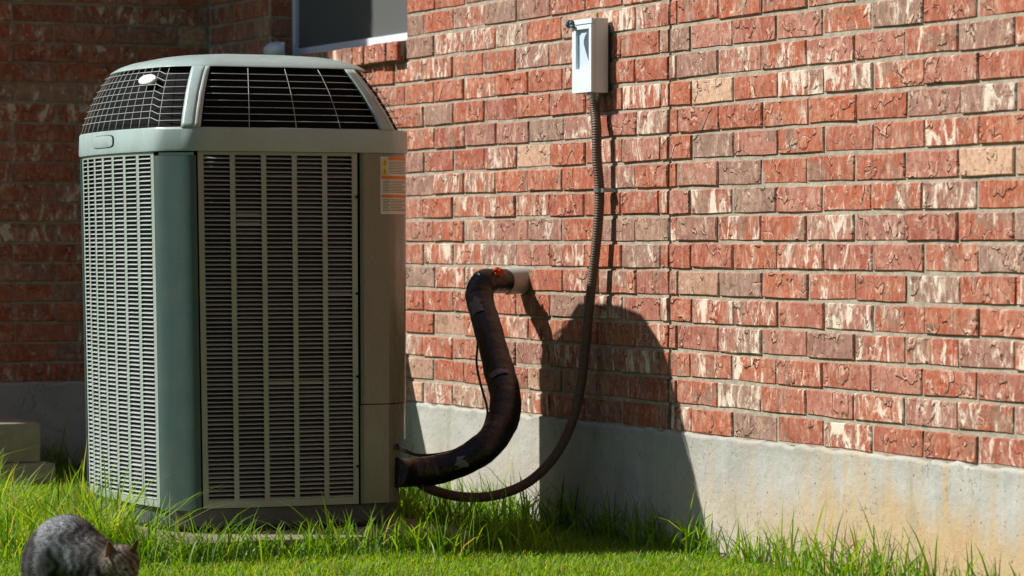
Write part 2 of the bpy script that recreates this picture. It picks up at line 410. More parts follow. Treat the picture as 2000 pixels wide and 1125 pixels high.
# window: frame, screen, glass, brick sill
win = hloc(MB().box(XW + .09, XW + .13, W0, W1, WZ0 + .0, WZ0 + .035).box(XW + .09, XW + .13, W0, W1, WZ1 - .04, WZ1)
           .box(XW + .09, XW + .13, W1 - .035, W1, WZ0 + .0351, WZ1 - .0401).box(XW + .09, XW + .13, W0, W0 + .035, WZ0 + .0351, WZ1 - .0401).build('window', M_frame, house))
MB().box(XW + .104, XW + .108, W0 + .0355, W1 - .0355, WZ0 + .0355, WZ1 - .0405).build('screen', M_screen, win)
MB().box(XW + .12, XW + .125, W0 + .0355, W1 - .0355, WZ0 + .0355, WZ1 - .0405).build('pane', M_glass, win)
for o in win.children: o.matrix_parent_inverse = Matrix.Translation((-XW, -YB, 0)) @ Matrix.Translation((XW, YB, 0))
sill = hloc(MB().box(XW - .018, XW + .085, W0 + .006, W1 - .004, WZ0 - .0595, WZ0 - .012).build('window_sill', M_mortar, house))
ns = 13; sw = (W1 - W0 - .002) / ns
for k in range(ns):
    v, f = brick_bm(.086, sw - .009, D=.115, seed=40 + k)
    # local: x = height, z = along the wall, y = depth
    me = MB().add([(XW - .034 + random.Random(k).uniform(-.002, .002) + y, W0 + .002 + (k + .5) * sw + z, WZ0 - .036 - .12 * (.06 - y) * 0 + x * .9) for x, y, z in v], f)
    # top slopes gently outward
    me.v = [(x, y, z - (.012 if z > WZ0 - .036 and x < XW + .02 else 0)) for x, y, z in me.v]
    me.build('sill_brick', M_brick, sill)

# ------------------------------------------------------------------ concrete doorstep at the left
s = thing('concrete_step', (3.1, 12.3, 0), 'tan two tier concrete doorstep in the shade at the back wall', 'step')
pA = at(80, 825, Z=.235)
b = MB().box(-1.2, 0, 0, YB - .006 - pA.y, .09, .235, bev=.012).build('upper_tread', M_step, s, smooth=40)
c = MB().box(-1.25, .05, -.03, YB - .006 - pA.y, -.05, .0895, bev=.018).build('lower_tread', M_step, s, smooth=40)
s.location = (pA.x, pA.y, 0)

# ------------------------------------------------------------------ the slab under the unit
def rounded_rect(x0, x1, y0, y1, r, n=5):
    out = []
    for cx, cy, a0 in ((x1 - r, y1 - r, 0), (x0 + r, y1 - r, PI / 2), (x0 + r, y0 + r, PI), (x1 - r, y0 + r, 3 * PI / 2)):
        out += [(cx + r * math.cos(a0 + PI / 2 * k / n), cy + r * math.sin(a0 + PI / 2 * k / n)) for k in range(n + 1)]
    return out
def loft(b, rings, cap=True):
    n = len(rings[0]); o = len(b.v); b.v += [tuple(p) for r in rings for p in r]
    b.f += [(o + j * n + i, o + j * n + (i + 1) % n, o + (j + 1) * n + (i + 1) % n, o + (j + 1) * n + i) for j in range(len(rings) - 1) for i in range(n)]
    if cap: b.f += [tuple(o + i for i in range(n))[::-1], tuple(o + (len(rings) - 1) * n + i for i in range(n))]
    return b
SLAB = (2.94, 3.88, 8.80, 10.02)
rr_ = lambda d, z: [(x, y, z) for x, y in rounded_rect(SLAB[0] + d, SLAB[1] - d, SLAB[2] + d, SLAB[3] - d, .07)]
o = loft(MB(), [rr_(0, -.05), rr_(0, .045), rr_(.006, .056), rr_(.018, .060)]).build('equipment_pad', M_slab, smooth=40)
tag(o, 'low grey concrete pad with rounded corners under the air conditioner', 'pad')

# ------------------------------------------------------------------ air conditioner
UC = Vector((3.3975, 9.4815, .06))
HX, HY, CH = .3875, .4465, .092
SF, SL = .010, .030                       # how far the front and the left side bow out
unit = thing('air_conditioner', UC, 'big grey outdoor air conditioner with louvred sides and domed wire top on concrete pad', 'air conditioner')
def ux(p):                                 # world heights to unit heights, with the slight taper of the cabinet
    x, y, z = p; k = 1 - .024 * max(0, (1.15 - z) / 1.02)
    return (HX - (HX - x) * k, y * k if y > 0 else y, z - UC.z)
FACES = ('F', 'FR', 'R', 'BR', 'B', 'BL', 'L', 'FL')
def plan(face, s, ix=0, iy=0):             # s in -1..1 along each face, going counter-clockwise seen from above
    a, b, c = HX - ix, HY - iy, CH
    if face == 'F': return (s * (a - c), -(b + SF * (1 - s * s)))
    if face == 'B': return (-s * (a - c), b + SF * (1 - s * s))
    if face == 'R': return (a + .012 * (1 - s * s), s * (b - c))
    if face == 'L': return (-(a + SL * (1 - s * s)), -s * (b - c))
    P = {'FR': ((a - c, -b), (a, -b + c)), 'BR': ((a, b - c), (a - c, b)), 'BL': ((-a + c, b), (-a, b - c)), 'FL': ((-a, -b + c), (-a + c, -b))}[face]
    t = (s + 1) / 2; x = P[0][0] + (P[1][0] - P[0][0]) * t; y = P[0][1] + (P[1][1] - P[0][1]) * t
    bul = .006 * (1 - s ** 4); sx = 1 if face[1] == 'R' else -1; sy = 1 if face[0] == 'B' else -1
    return (x + sx * bul, y + sy * bul)
def around(ix=0, iy=0, n=None):
    out = []
    for f in FACES:
        k = 6 if len(f) == 2 else 14
        out += [plan(f, -1 + 2 * i / k, ix, iy) for i in range(k)]
    return out
def ring(z, ix=0, iy=0): return [ux((x, y, z)) for x, y in around(ix, iy)]
loft(MB(), [ring(.0605, .045, .045), ring(.078, .024, .024), ring(.128, .016, .016)]).build('base_pan', M_base, unit, smooth=35)
loft(MB(), [ring(.1285, .024, .024), ring(1.149, .024, .024)]).build('coil', M_coil, unit)
def strip(b, face, s0, s1, z0, z1, off=0, n=6, th=.0015, nz=1):   # thin curved sheet piece
    def pt(s, z, d):
        x, y = plan(face, s, d, d); return ux((x, y, z))
    vs = []
    for j in range(nz + 1):
        z = z0 + (z1 - z0) * j / nz
        for i in range(n + 1): vs.append(pt(s0 + (s1 - s0) * i / n, z, off))
        for i in range(n, -1, -1): vs.append(pt(s0 + (s1 - s0) * i / n, z, off + th))
    m = 2 * (n + 1); fs = [(j * m + i, j * m + (i + 1) % m, (j + 1) * m + (i + 1) % m, (j + 1) * m + i) for j in range(nz) for i in range(m)]
    fs += [(i, i + 1, m - 2 - i, m - 1 - i) for i in range(n)]; t = nz * m
    fs += [(t + i, t + i + 1, t + m - 2 - i, t + m - 1 - i) for i in range(n)]
    b.add(vs, fs)
ZT, ZB0, ZS0, ZS1 = 1.147, .131, .152, 1.1375
NR = 78; RP = (ZS1 - ZS0) / NR
def slat_mesh(w):
    # gap above, tilted blade, thin bright lip at its lower edge
    h = w / 2; t = h - .0022
    pr = [(t, .0130, .04 * RP), (h, -.0010, -.27 * RP), (h, -.0018, -.40 * RP), (h, -.0002, -.41 * RP)]
    vs = [(-x, y, z) for x, y, z in pr] + [(x, y, z) for x, y, z in pr]
    return MB().add(vs, [(0, 4, 5, 1), (1, 5, 6, 2), (2, 6, 7, 3), (3, 7, 4, 0), (0, 1, 2, 3), (7, 6, 5, 4)])
slats = []                                 # (panel, mesh, matrix, size)
def louvre_panel(face, s0, s1, cols, margin, gapfrac, off):
    b = MB(); strip(b, face, s0, s1, ZB0, ZS0, off, 16); strip(b, face, s0, s1, ZS1, ZT, off, 16)
    xs0, xs1 = s0 + margin, s1 - margin; cp = (xs1 - xs0 + (xs1 - xs0) / cols * gapfrac) / cols; cw = cp * (1 - gapfrac)
    e = xs0; prev = s0
    for c in range(cols):
        a0 = xs0 + c * cp; a1 = a0 + cw
        strip(b, face, prev, a0, ZS0 + .0001, ZS1 - .0001, off, 2, nz=4); prev = a1
    strip(b, face, prev, s1, ZS0 + .0001, ZS1 - .0001, off, 2, nz=4)
    p = b.build('louver_panel', M_panel, unit, smooth=30)
    L = Vector(plan(face, xs0)) - Vector(plan(face, xs0 + .01)); unit_len = L.length / .01
    cache = None
    for c in range(cols):
        a0 = xs0 + c * cp; a1 = a0 + cw; P0 = Vector(plan(face, a0, off, off)); P1 = Vector(plan(face, a1, off, off))
        wd = (P1 - P0).length
        if cache is None: cache = slat_mesh(wd + .001).mesh('slat', M_slat)
        mid = (P0 + P1) / 2; mm = Vector(plan(face, (a0 + a1) / 2, off, off)); d = (P1 - P0).normalized(); ang = math.atan2(d.y, d.x)
        mid = mid * .4 + mm * .6
        for k in range(NR):
            z = ZS0 + (k + .5) * RP; q = ux((mid.x, mid.y, z))
            kk = 1 - .024 * max(0, (1.15 - z) / 1.02)
            mt = Matrix.Translation((q[0], q[1], q[2])) @ Matrix.Rotation(ang + random.gauss(0, .002), 4, 'Z') @ Matrix.Rotation(random.gauss(0, .05) + (.35 if random.random() < .012 else 0), 4, 'X') @ Matrix.Diagonal((kk, 1, 1, 1))
            slats.append((p, cache, mt, face, c))
    return p
SPL = -1 + 2 * (.494 / (2 * (HX - CH)) )
pf = louvre_panel('F', -.985, SPL, 5, .055, .165, .003)
pl = louvre_panel('L', -.985, .975, 7, .05, .20, .003)
ff = [q for q in slats if q[3] == 'F']; rest = []
rndsel = [q for q in ff if q[4] >= 1]; rest = [q for q in slats if not (q[3] == 'F' and q[4] >= 1)]
rndsel, extra = rndsel[-300:], rndsel[:-300]; rest += extra
for p, me, mt, *_ in rndsel:
    o = bpy.data.objects.new('slat', me); COL.objects.link(o); o.parent = p; o.matrix_local = mt
for P in (pf, pl):
    L = [q for q in rest if q[0] is P]
    if not L: continue
    me0 = L[0][1]; co = np.array([v.co[:] for v in me0.vertices]); fs0 = [tuple(f.vertices) for f in me0.polygons]; V = []; Fs = []
    for q in L:
        M = np.array(q[2]); Fs += [tuple(i + len(V) * len(co) for i in f) for f in fs0]; V.append(co @ M[:3, :3].T + M[:3, 3])
    me = bpy.data.meshes.new('slat'); me.from_pydata(np.concatenate(V).tolist(), [], Fs); me.materials.append(M_slat)
    o = link(bpy.data.objects.new('slat', me), P); o['kind'] = 'stuff'
# corner posts
b = MB(); strip(b, 'FL', -1, 1, ZB0 - .006, ZT - .012, -.002, 12, th=.004); 
b.build('corner_post', M_post, unit, smooth=50)
b = MB(); strip(b, 'FL', -.78, .88, ZT - .011, ZT - .003, .003, 8, th=.003); b.build('post_lip', M_cap, unit, smooth=50)
b = MB(); strip(b, 'BL', -1, 1, ZB0 - .006, ZT - .004, -.002, 8, th=.004); b.build('corner_post', M_post, unit, smooth=50)
for fc, s0, s1 in (('R', -.62, .99), ('B', -.99, .99)):
    b = MB(); strip(b, fc, s0, s1, ZB0, ZT, .001, 14); b.build('side_panel', M_panel, unit, smooth=50)
b = MB(); strip(b, 'BR', -1, 1, ZB0, ZT, .001, 6); b.build('corner_post', M_post, unit, smooth=50)
# service panel: flat part, chamfer and a strip of the right side; seam low down
zseam = .418
b = MB(); strip(b, 'F', SPL + .02, 1, zseam + .002, ZT, -.0005, 6); strip(b, 'FR', -1, 1, zseam + .002, ZT, -.0005, 10); strip(b, 'R', -1, -.64, zseam + .002, ZT, -.0005, 4)
b.build('service_panel', M_serv, unit, smooth=60)
b = MB(); strip(b, 'F', SPL + .02, 1, ZB0, zseam - .001, .001, 6); strip(b, 'FR', -1, -.05, ZB0, zseam - .001, .001, 8); strip(b, 'FR', -.05, 1, .31, zseam - .001, .001, 8); strip(b, 'R', -1, -.64, .31, zseam - .001, .001, 4)
b.build('service_panel', M_serv, unit, smooth=60)
b = MB(); strip(b, 'FR', -.05, 1, ZB0, .309, .02, 8); strip(b, 'R', -1, -.64, ZB0, .309, .02, 4); b.build('pipe_recess_shade', M_black, unit, smooth=60)  # black sheet set back, gives the pipe recess its shade
# screws
for z in (1.02, .74, .50, .24):
    x, y = plan('F', SPL - .02, -.0005); q = ux((x, y - .001, z))
    MB().ellipsoid(q, (.004, .003, .004), 8, 6).build('screw', M_black, unit, smooth=True)
# cap: band, dome bars, roof
ZC0, ZC1, ZC2 = 1.150, 1.2155, 1.401
def prof_in(h):
    hs = (0, .25, .56, .78, .91, 1); v = (0, .16, .42, .67, .84, 1); return float(np.interp(h, hs, v))
DX, DY = .072, .105
def dome(face, s, h, out=0):
    p = prof_in(h); x, y = plan(face, s, DX * p - out, DY * p - out)
    if x > 0:
        u, v = x / (HX - DX), abs(y) / (HY - DY); x -= p * .012 * min(1, u); k = p * (.34 if y > 0 else .10) * max(0, min(u, 1.2) * min(v, 1.2) - .45); x *= 1 - k; y *= 1 - k
    return ux((x, y, ZC1 + (ZC2 - ZC1) * h + (.0 if face != 'L' else 0)))
LIFT = lambda f: .0045 if f == 'L' else 0
b = MB(); rg = []
for z, o_ in ((ZC0 - .002, -.004), (ZC0 - .002, .003), (ZC0 + .004, .0045), (ZC1 - .006, .0035), (ZC1, .001), (ZC1 + .001, -.008)):
    rg.append([ux((x, y, z)) for x, y in around(-o_, -o_)])
loft(b, rg, cap=False); b.build('cap_band', M_cap, unit, smooth=28)
def patch(b, face, s0, s1, h0, h1, nu=6, nv=10, out=0):
    b.grid(lambda u, v: dome(face, s0 + (s1 - s0) * u, h0 + (h1 - h0) * v, out), nu, nv)
for f1, a0, a1, f2, c0, c1 in (('FL', .40, 1, 'F', -1, -.94), ('F', .90, 1, 'FR', -1, -.70), ('BR', .5, 1, 'B', -1, -.92), ('B', .92, 1, 'BL', -1, -.5)):
    b = MB(); patch(b, f1, a0, a1, 0, .965, 4, 14, .004); patch(b, f2, c0, c1, 0, .965, 2, 14, .004)
    b.build('cap_rib', M_cap, unit, smooth=50, recalc=False, solid=.008)
def ring_d(h, out=.004): 
    o = []
    for f in FACES:
        k = 6 if len(f) == 2 else 14
        o += [dome(f, -1 + 2 * i / k, h, out) for i in range(k)]
    return o
rg = [ring_d(.965, -.004), ring_d(.965), ring_d(.98, .005), ring_d(1.0, .003)]
def roofring(k, z): return [(x * k, y * k, z - UC.z) for x, y, _ in ring_d(1.0, .003)]
rg += [roofring(.985, 1.405), roofring(.95, 1.412), roofring(.88, 1.421), roofring(.7, 1.434), roofring(.4, 1.443), roofring(.05, 1.446)]
loft(MB(), rg, cap=True).build('cap_roof', M_cap, unit, smooth=50)
loft(MB(), [ring_d(h, -.016) for h in (.0, .15, .3, .45, .6, .75, .88, .95)], cap=True).build('dark_liner', M_black, unit, smooth=50)  # black liner added under the wires so the interior looks unlit
# wires
def wire(pts, r=.00105): return MB().tube(pts, r, 5).build('grille_wire', M_wire, unit, smooth=True)
for k in range(8):
    h = (k + 1) / 9.0 * .95
    wire([dome('F', -.93 + 1.82 * i / 10, h, .001) for i in range(11)])
    L = [dome('L', -1 + 1.94 * i / 20, h, .001) for i in range(21)]
    up = .009; L = [(x, y, z + up) for x, y, z in L]
    C = [dome('FL', -.86 + 1.3 * i / 5, h, .001) for i in range(6)]
    wire(L + C)
    wire([dome('FR', -.68 + 1.7 * i / 5, h, .001) for i in range(6)] + [dome('R', -.98 + 1.98 * i / 12, h, .001) for i in range(13)] + [dome('BR', -.95 + 1.4 * i / 5, h, .001) for i in range(6)])
for s_ in (-.46, .02, .48): wire([dome('F', s_, .94 * i / 10, .0015) for i in range(11)], .0010)
for s_ in np.linspace(-.93, .90, 12): wire([dome('L', s_, .96 * i / 10, .0015) for i in range(11)], .0010)
wire([dome('FL', -.72, .94 * i / 10, .0015) for i in range(11)], .0010)
for s_ in np.linspace(-.9, .9, 6): wire([dome('R', s_, .94 * i / 10, .0015) for i in range(11)], .0010)
# oval badge on the dome, plate on the band
def solve(fn, px, py):
    best = None
    for i in range(81):
        for j in range(41):
            s_, h = -1 + i / 40, j / 40
            q = fn(s_, h); p = proj((q[0] + UC.x, q[1] + UC.y, q[2] + UC.z)); e = (p[0] - px) ** 2 + (p[1] - py) ** 2
            if best is None or e < best[0]: best = (e, s_, h)
    return best[1:]
s_, h_ = solve(lambda a, c: dome('L', a, c), 292, 156)
P0, P1, P2 = [Vector(dome('L', s_ + d, h_ + e, .008)) for d, e in ((0, 0), (.05, 0), (0, .05))]
T = (P1 - P0).normalized(); N = T.cross(P2 - P0).normalized(); Uv = N.cross(T)
b = MB()
rings = []
for k, dn in ((1, -.006), (1, 0), (.9, .003), (.5, .0045), (.02, .005)):
    rings.append([P0 + T * .052 * k * math.cos(2 * PI * i / 24) + Uv * .017 * k * math.sin(2 * PI * i / 24) + N * dn * (1 if N.x < 0 else -1) for i in range(24)])
loft(b, rings).build('oval_badge', M_white, unit, smooth=50)
def bandpt(s, z, o_=.0045): x, y = plan('L', s, -o_, -o_); return ux((x, y, z))
def plate(b, s0, s1, z0, z1, o_):
    cs, cz = (s0 + s1) / 2, (z0 + z1) / 2
    vs = []
    for k, oo in ((1, o_ - .003), (1, o_), (.93, o_ + .0008)):
        for i in range(28):
            a = 2 * PI * i / 28; c, d = math.cos(a), math.sin(a); e = .45
            c = math.copysign(abs(c) ** e, c); d = math.copysign(abs(d) ** e, d)
            vs.append(bandpt(cs + c * (s1 - s0) / 2 * k, cz + d * (z1 - z0) / 2 * k, oo))
    fs = [(j * 28 + i, j * 28 + (i + 1) % 28, (j + 1) * 28 + (i + 1) % 28, (j + 1) * 28 + i) for j in range(2) for i in range(28)] + [tuple(56 + i for i in range(28))]
    b.add(vs, fs)
sa, _ = solve(lambda a, c: bandpt(a, 1.16 + .05 * c), 222, 275); sb, _ = solve(lambda a, c: bandpt(a, 1.16 + .05 * c), 183, 275)
b = MB(); plate(b, sb, sa, 1.165, 1.203, .0052); b.build('name_plate_groove', M_black, unit, smooth=40)  # black backing shows as a dark groove around the name plate
b = MB(); plate(b, sb - .02, sa - .022, 1.1665, 1.2015, .0065); b.build('name_plate', M_cap, unit, smooth=40)
# warning label wrapped on the service panel corner
def path(t, z, o_):                        # t: metres along the service panel from its left edge
    l1 = (1 - SPL) * (HX - CH)
    if t < l1: x, y = plan('F', SPL + t / (HX - CH), -o_, -o_)
    else: x, y = plan('FR', -1 + (t - l1) / (CH * 1.414) * 2, -o_, -o_)
    return ux((x, y, z))
def find_t(px, z):
    return min((abs(proj(Vector(path(t, z, 0)) + UC)[0] - px), t) for t in np.linspace(0, .21, 400))[1]
t0, t1 = find_t(742, 1.05), find_t(790.5, 1.05)
zt, zb = at(760, 306, Y=9.04).z, at(760, 418, Y=9.04).z
def lab(b, u0, u1, v0, v1, o_, n=12): b.grid(lambda u, v: path(t0 + (t1 - t0) * (u0 + (u1 - u0) * u), zt + (zb - zt) * (v0 + (v1 - v0) * v) - .006 * 0, o_), n, 2)
label = MB(); lab(label, 0, 1, 0, 1, .0012, 20); label = label.build('warning_label', M_lab, unit, smooth=True)
b = MB(); lab(b, .19, 1, .005, .06, .0018); lab(b, .02, 1, .335, .39, .0018); lab(b, .02, 1, .665, .715, .0018); b.build('orange_header', M_orange, label, smooth=True)
b = MB(); lab(b, .015, .178, .02, .165, .0016); lab(b, .015, .178, .175, .325, .0016); b.build('symbol_field', mat_plain('label pale', (.62, .60, .42), .5), label)
for v in (.025, .18):
    b = MB(); A = [(.096, v), (.026, v + .13), (.166, v + .13)]
    b.add([path(t0 + (t1 - t0) * u, zt + (zb - zt) * vv, .0022) for u, vv in A], [(0, 1, 2)]); b.build('warning_triangle', M_yellow, label)
    b = MB(); lab(b, .088, .104, v + .05, v + .10, .0027, 2); lab(b, .088, .104, v + .108, v + .12, .0027, 2); b.build('exclamation_mark', M_blk, label)
b = MB()
for (a0, a1, v0, v1, nl) in ((.21, .96, .085, .31, 8), (.05, .96, .42, .64, 8), (.05, .96, .745, .96, 8)):
    for k in range(nl):
        v = v0 + (v1 - v0) * k / nl; e = a1 - random.random() * .25 * (k % 3 == 2)
        lab(b, a0, e, v, v + .011, .0019, 6)
o = b.build('text_lines', M_ink, label, smooth=True)

# ------------------------------------------------------------------ hidden utility box whose shadow falls on the foundation
ub = thing('utility_box', (4.15, 10.88, 0), 'low green utility box against the wall behind the air conditioner', 'utility box')
MB().box(-.2, .2, -.21, .21, 0, .545, bev=.006).build('cabinet', M_util, ub, smooth=40)
MB().box(-.21, .21, -.22, .22, .5455, .565, bev=.004).build('lid', M_util, ub, smooth=40)

# ------------------------------------------------------------------ insulated pipe run
pipe = thing('insulated_pipe', at(800, 925, X=3.8), 'thick black foam wrapped refrigerant pipe from unit bending up into the brick wall', 'pipe')
def rel(o, root): o.matrix_parent_inverse = Matrix.Translation(-root.location); return o
PP = [(772, 923, 3.72), (800, 923, 3.78), (850, 918, 3.86), (905, 900, 3.94), (955, 866, 4.02), (982, 822, 4.09), (987, 775, 4.13), (975, 725, 4.16), (962, 675, 4.18), (948, 625, 4.20), (938, 590, 4.215), (937, 567, 4.225), (946, 553, 4.245), (962, 549, 4.28), (986, 549, 4.34)]
RR = [.043, .043, .0435, .044, .0455, .047, .048, .0465, .044, .0435, .0435, .0435, .043, .040, .038]
pts = catmull([at(x, y, X=X) for x, y, X in PP], 16); rad = np.interp(np.linspace(0, len(RR) - 1, len(pts)), range(len(RR)), RR)
rad = [r * (1 + .006 * math.sin(i * 1.3) + .02 * math.sin(i * .23 + 1) + .012 * math.sin(i * .57)) for i, r in enumerate(rad)]
rel(MB().tube(pts, rad, 28).build('foam_sleeve', M_rubber, pipe, smooth=60), pipe)
e0 = at(987, 549, X=4.345); e1 = Vector((4.43, e0.y - .0, e0.z)); e1 = Vector((4.418, e0.y + .01, e0.z + .004))
rel(MB().tube([e0, e0.lerp(e1, .02), e0.lerp(e1, .98), e1], [.036, .0435, .0435, .04], 24).build('wall_sleeve', M_pvc, pipe, smooth=40), pipe)
def wrap(i0, i1, ang0, ang1, name='tape_patch', mt=None):       # torn tape: an arc of the sleeve, lifted a little
    b = MB(); n = 9; seg = pts[i0:i1 + 1]; vs = []
    for q, p in enumerate(seg):
        t = (pts[i0 + q + 1] - pts[i0 + q - 1]).normalized(); toc = (EYE - p).normalized(); a = (toc - t * toc.dot(t)).normalized(); c = t.cross(a)
        for k in range(n):
            an = ang0 + (ang1 - ang0) * k / (n - 1) + random.gauss(0, .09 if k in (0, n - 1) else 0)
            p = p + t * (random.gauss(0, .006) if q in (0, len(seg) - 1) else 0)
            vs.append(p + (a * math.cos(an) + c * math.sin(an)) * (rad[i0 + q] * 1.03 + .001))
    b.add(vs, [(j * n + k, j * n + k + 1, (j + 1) * n + k + 1, (j + 1) * n + k) for j in range(len(seg) - 1) for k in range(n - 1)])
    return rel(b.build(name, mt or M_tape, pipe, smooth=True, recalc=False), pipe)
wrap(146, 153, -.9, .1); wrap(101, 107, -.7, .5); wrap(43, 47, -.35, .45)
b = MB(); fp = at(975, 533, X=4.29)
for k in range(22): b.ellipsoid(fp + Vector((random.gauss(0, .006), random.gauss(0, .008), random.uniform(-.008, .014))), (random.uniform(.005, .010),) * 2 + (random.uniform(.006, .011),), 8, 6)
rel(b.build('foam_sealant', M_foam, pipe, smooth=True), pipe)

# thin cables beside it
cb = thing('control_cable', at(800, 884, X=3.8), 'thin black cable looping above the insulated pipe and up its left edge', 'cable')
C1 = [(776, 868, 3.72), (790, 878, 3.80), (815, 888, 3.84), (860, 886, 3.92), (905, 872, 3.98), (938, 845, 4.02), (951, 815, 4.05), (950, 790, 4.08), (940, 755, 4.11), (931, 710, 4.14), (933, 660, 4.16), (926, 615, 4.17)]
rel(MB().tube(catmull([at(x, y, X=X) for x, y, X in C1], 8), .0038, 8).build('outer_cable', M_cable, cb, smooth=True), cb)
C2 = [(776, 874, 3.72), (795, 884, 3.80), (830, 892, 3.85), (880, 884, 3.92), (925, 864, 3.98), (948, 838, 4.02)]
rel(MB().tube(catmull([at(x, y, X=X) for x, y, X in C2], 8), .0028, 8).build('inner_wire', M_cable, cb, smooth=True), cb)

# ------------------------------------------------------------------ electrical box and flexible conduit
bx0 = at(1188, 108, X=XW - .012)
Y1 = at(1188, 108, X=XW - .012).y              # near edge (towards the viewer's right)
zt, zb = at(1188, 35, X=XW - .012).z, at(1188, 181, X=XW - .012).z
XB0 = at(1155, 108, Y=Y1).x; Y2 = at(1117, 108, X=XB0).y
eb = thing('electrical_box', (XW, Y1, zb), 'small pale grey electrical disconnect box mounted high on the red brick wall', 'electrical box')
W_, H_, D_ = Y2 - Y1, zt - zb, XW - .012 - XB0
b = MB().box(-.012 - D_ + .012, -.012, 0, W_, 0, H_, bev=.0025); b.build('enclosure', M_boxgrey, eb, smooth=40)
MB().box(-.0119, 0, .012, W_ - .012, .02, H_ - .02).build('mounting_spacer', M_boxdark, eb)
# front door with a recessed window: frame of four boards around a pocket
xf0, xf1 = -D_ - .012, -D_ - .0005
py0, py1, pz0, pz1 = W_ * .13, W_ * .80, H_ * .33, H_ * .86
b = MB().box(xf0, xf1, .0015, py0, .002, H_ * .915).box(xf0, xf1, py1, W_ - .0015, .002, H_ * .915).box(xf0, xf1, py0 + .0001, py1 - .0001, .002, pz0).box(xf0, xf1, py0 + .0001, py1 - .0001, pz1, H_ * .915)
b.build('cover', M_boxgrey, eb)
MB().box(xf0 + .001, xf1, .0015, W_ - .0015, H_ * .93, H_ * .995).build('top_flap', M_boxgrey, eb)
MB().add([(xf1 - .001, py0, pz0), (xf1 - .001, py1, pz0), (xf1 - .001, py1, pz1), (xf1 - .001, py0, pz1)], [(0, 1, 2, 3)]).build('recessed_plate', M_boxblue, eb)
U_ = [(0, .04), (.02, .93), (.10, .97), (.22, .94), (.38, .88), (.50, .80), (.56, .70), (.55, .62), (.42, .45), (.25, .25), (.10, .09)]
pp = [(py0 + (py1 - py0) * u, pz0 + (pz1 - pz0) * v) for u, v in U_]
MB().add([(xf1 - .004, y, z) for y, z in pp] + [(xf1 - .0012, y, z) for y, z in pp], [tuple(range(len(pp))), tuple(range(len(pp), 2 * len(pp)))[::-1]] + [(i, (i + 1) % len(pp), len(pp) + (i + 1) % len(pp), len(pp) + i) for i in range(len(pp))]).build('dark_shape', M_boxdark, eb)  # dark shape with a curved top lying on the recessed plate
b = MB(); lx, lz = -D_ - .02, H_ * .955
for k in range(7): b.ellipsoid((lx + random.gauss(0, .004), W_ + random.gauss(0, .008), lz + random.gauss(0, .004)), (.008, .010, .008), 8, 6)
b.tube([(lx, W_ - .03, lz - .012), (lx, W_ - .01, lz - .008), (lx, W_ + .012, lz)], .005, 8)
b.build('latch', M_boxdark, eb, smooth=True)
hb = Vector((-.012 - D_ / 2, W_ * .26, 0))
MB().tube([hb + Vector((0, 0, .001)), hb + Vector((0, 0, -.012)), hb + Vector((0, 0, -.0121)), hb + Vector((0, 0, -.024))], [.020, .020, .015, .015], 12).build('conduit_fitting', M_steelz, eb, smooth=40)
hw = eb.location + hb + Vector((0, 0, -.02))
fx = thing('flexible_conduit', hw, 'ribbed brown flexible conduit hanging from the electrical box down to the unit', 'conduit')
xs = hw.x
FC = [(1165, 250, 4.372), (1166, 310, 4.372), (1171, 372, 4.378), (1168, 440, 4.375), (1160, 520, 4.37), (1151, 600, 4.365), (1143, 680, 4.355), (1133, 760, 4.34), (1115, 830, 4.31), (1082, 893, 4.26), (1030, 943, 4.18), (965, 968, 4.07), (900, 970, 3.97), (845, 957, 3.88), (815, 940, 3.82), (785, 925, 3.76)]
pts2 = [hw, hw + Vector((0, 0, -.03))] + [at(x, y, X=X) for x, y, X in FC]; cv = catmull(pts2, 26)
# even spacing, ribs every 7.5 mm
seg = [0]; 
for a, c in zip(cv, cv[1:]): seg.append(seg[-1] + (c - a).length)
Nn = int(seg[-1] / .0019); T_ = np.linspace(0, seg[-1], Nn); A = np.array([v[:] for v in cv]); P3 = np.stack([np.interp(T_, seg, A[:, k]) for k in range(3)], 1)
rad3 = [.0148 + .0008 * (1 if (i % 4) in (0, 1) else -1) for i in range(Nn)]
rel(MB().tube([Vector(p) for p in P3], rad3, 12).build('ribbed_tube', M_conduit, fx, smooth=60), fx)
cp = at(1171, 372, X=4.378)
b = MB(); b.tube([cp + Vector((0, 0, -.006)), cp + Vector((0, 0, .006))], .0185, 14); b.box(cp.x - .004, XW + .004, cp.y - .034, cp.y - .014, cp.z - .006, cp.z + .006)
rel(b.build('strap', M_steelz, fx, smooth=40), fx)

# ------------------------------------------------------------------ domed vent on the shaded wall
vp = at(533, 99, X=XW - .02)
vt = thing('wall_vent', (XW, vp.y, vp.z), 'small pale domed vent cover in shade beside the window, just above the unit', 'vent')
b = MB(); rings = []
for k in range(7):
    a = PI / 2 * k / 6; rings.append([(-.05 * math.sin(a) - .002, .075 * math.cos(a) * math.cos(q) if math.cos(a) > .01 else .002 * math.cos(q), (.034 * math.cos(a) + .001) * math.sin(q)) for q in np.linspace(0, 2 * PI, 18, endpoint=False)])
loft(b, rings).build('hood', M_frame, vt, smooth=50)
MB().box(-.004, .003, -.070, .070, -.030, .030, bev=.001).build('back_plate', M_boxgrey, vt)

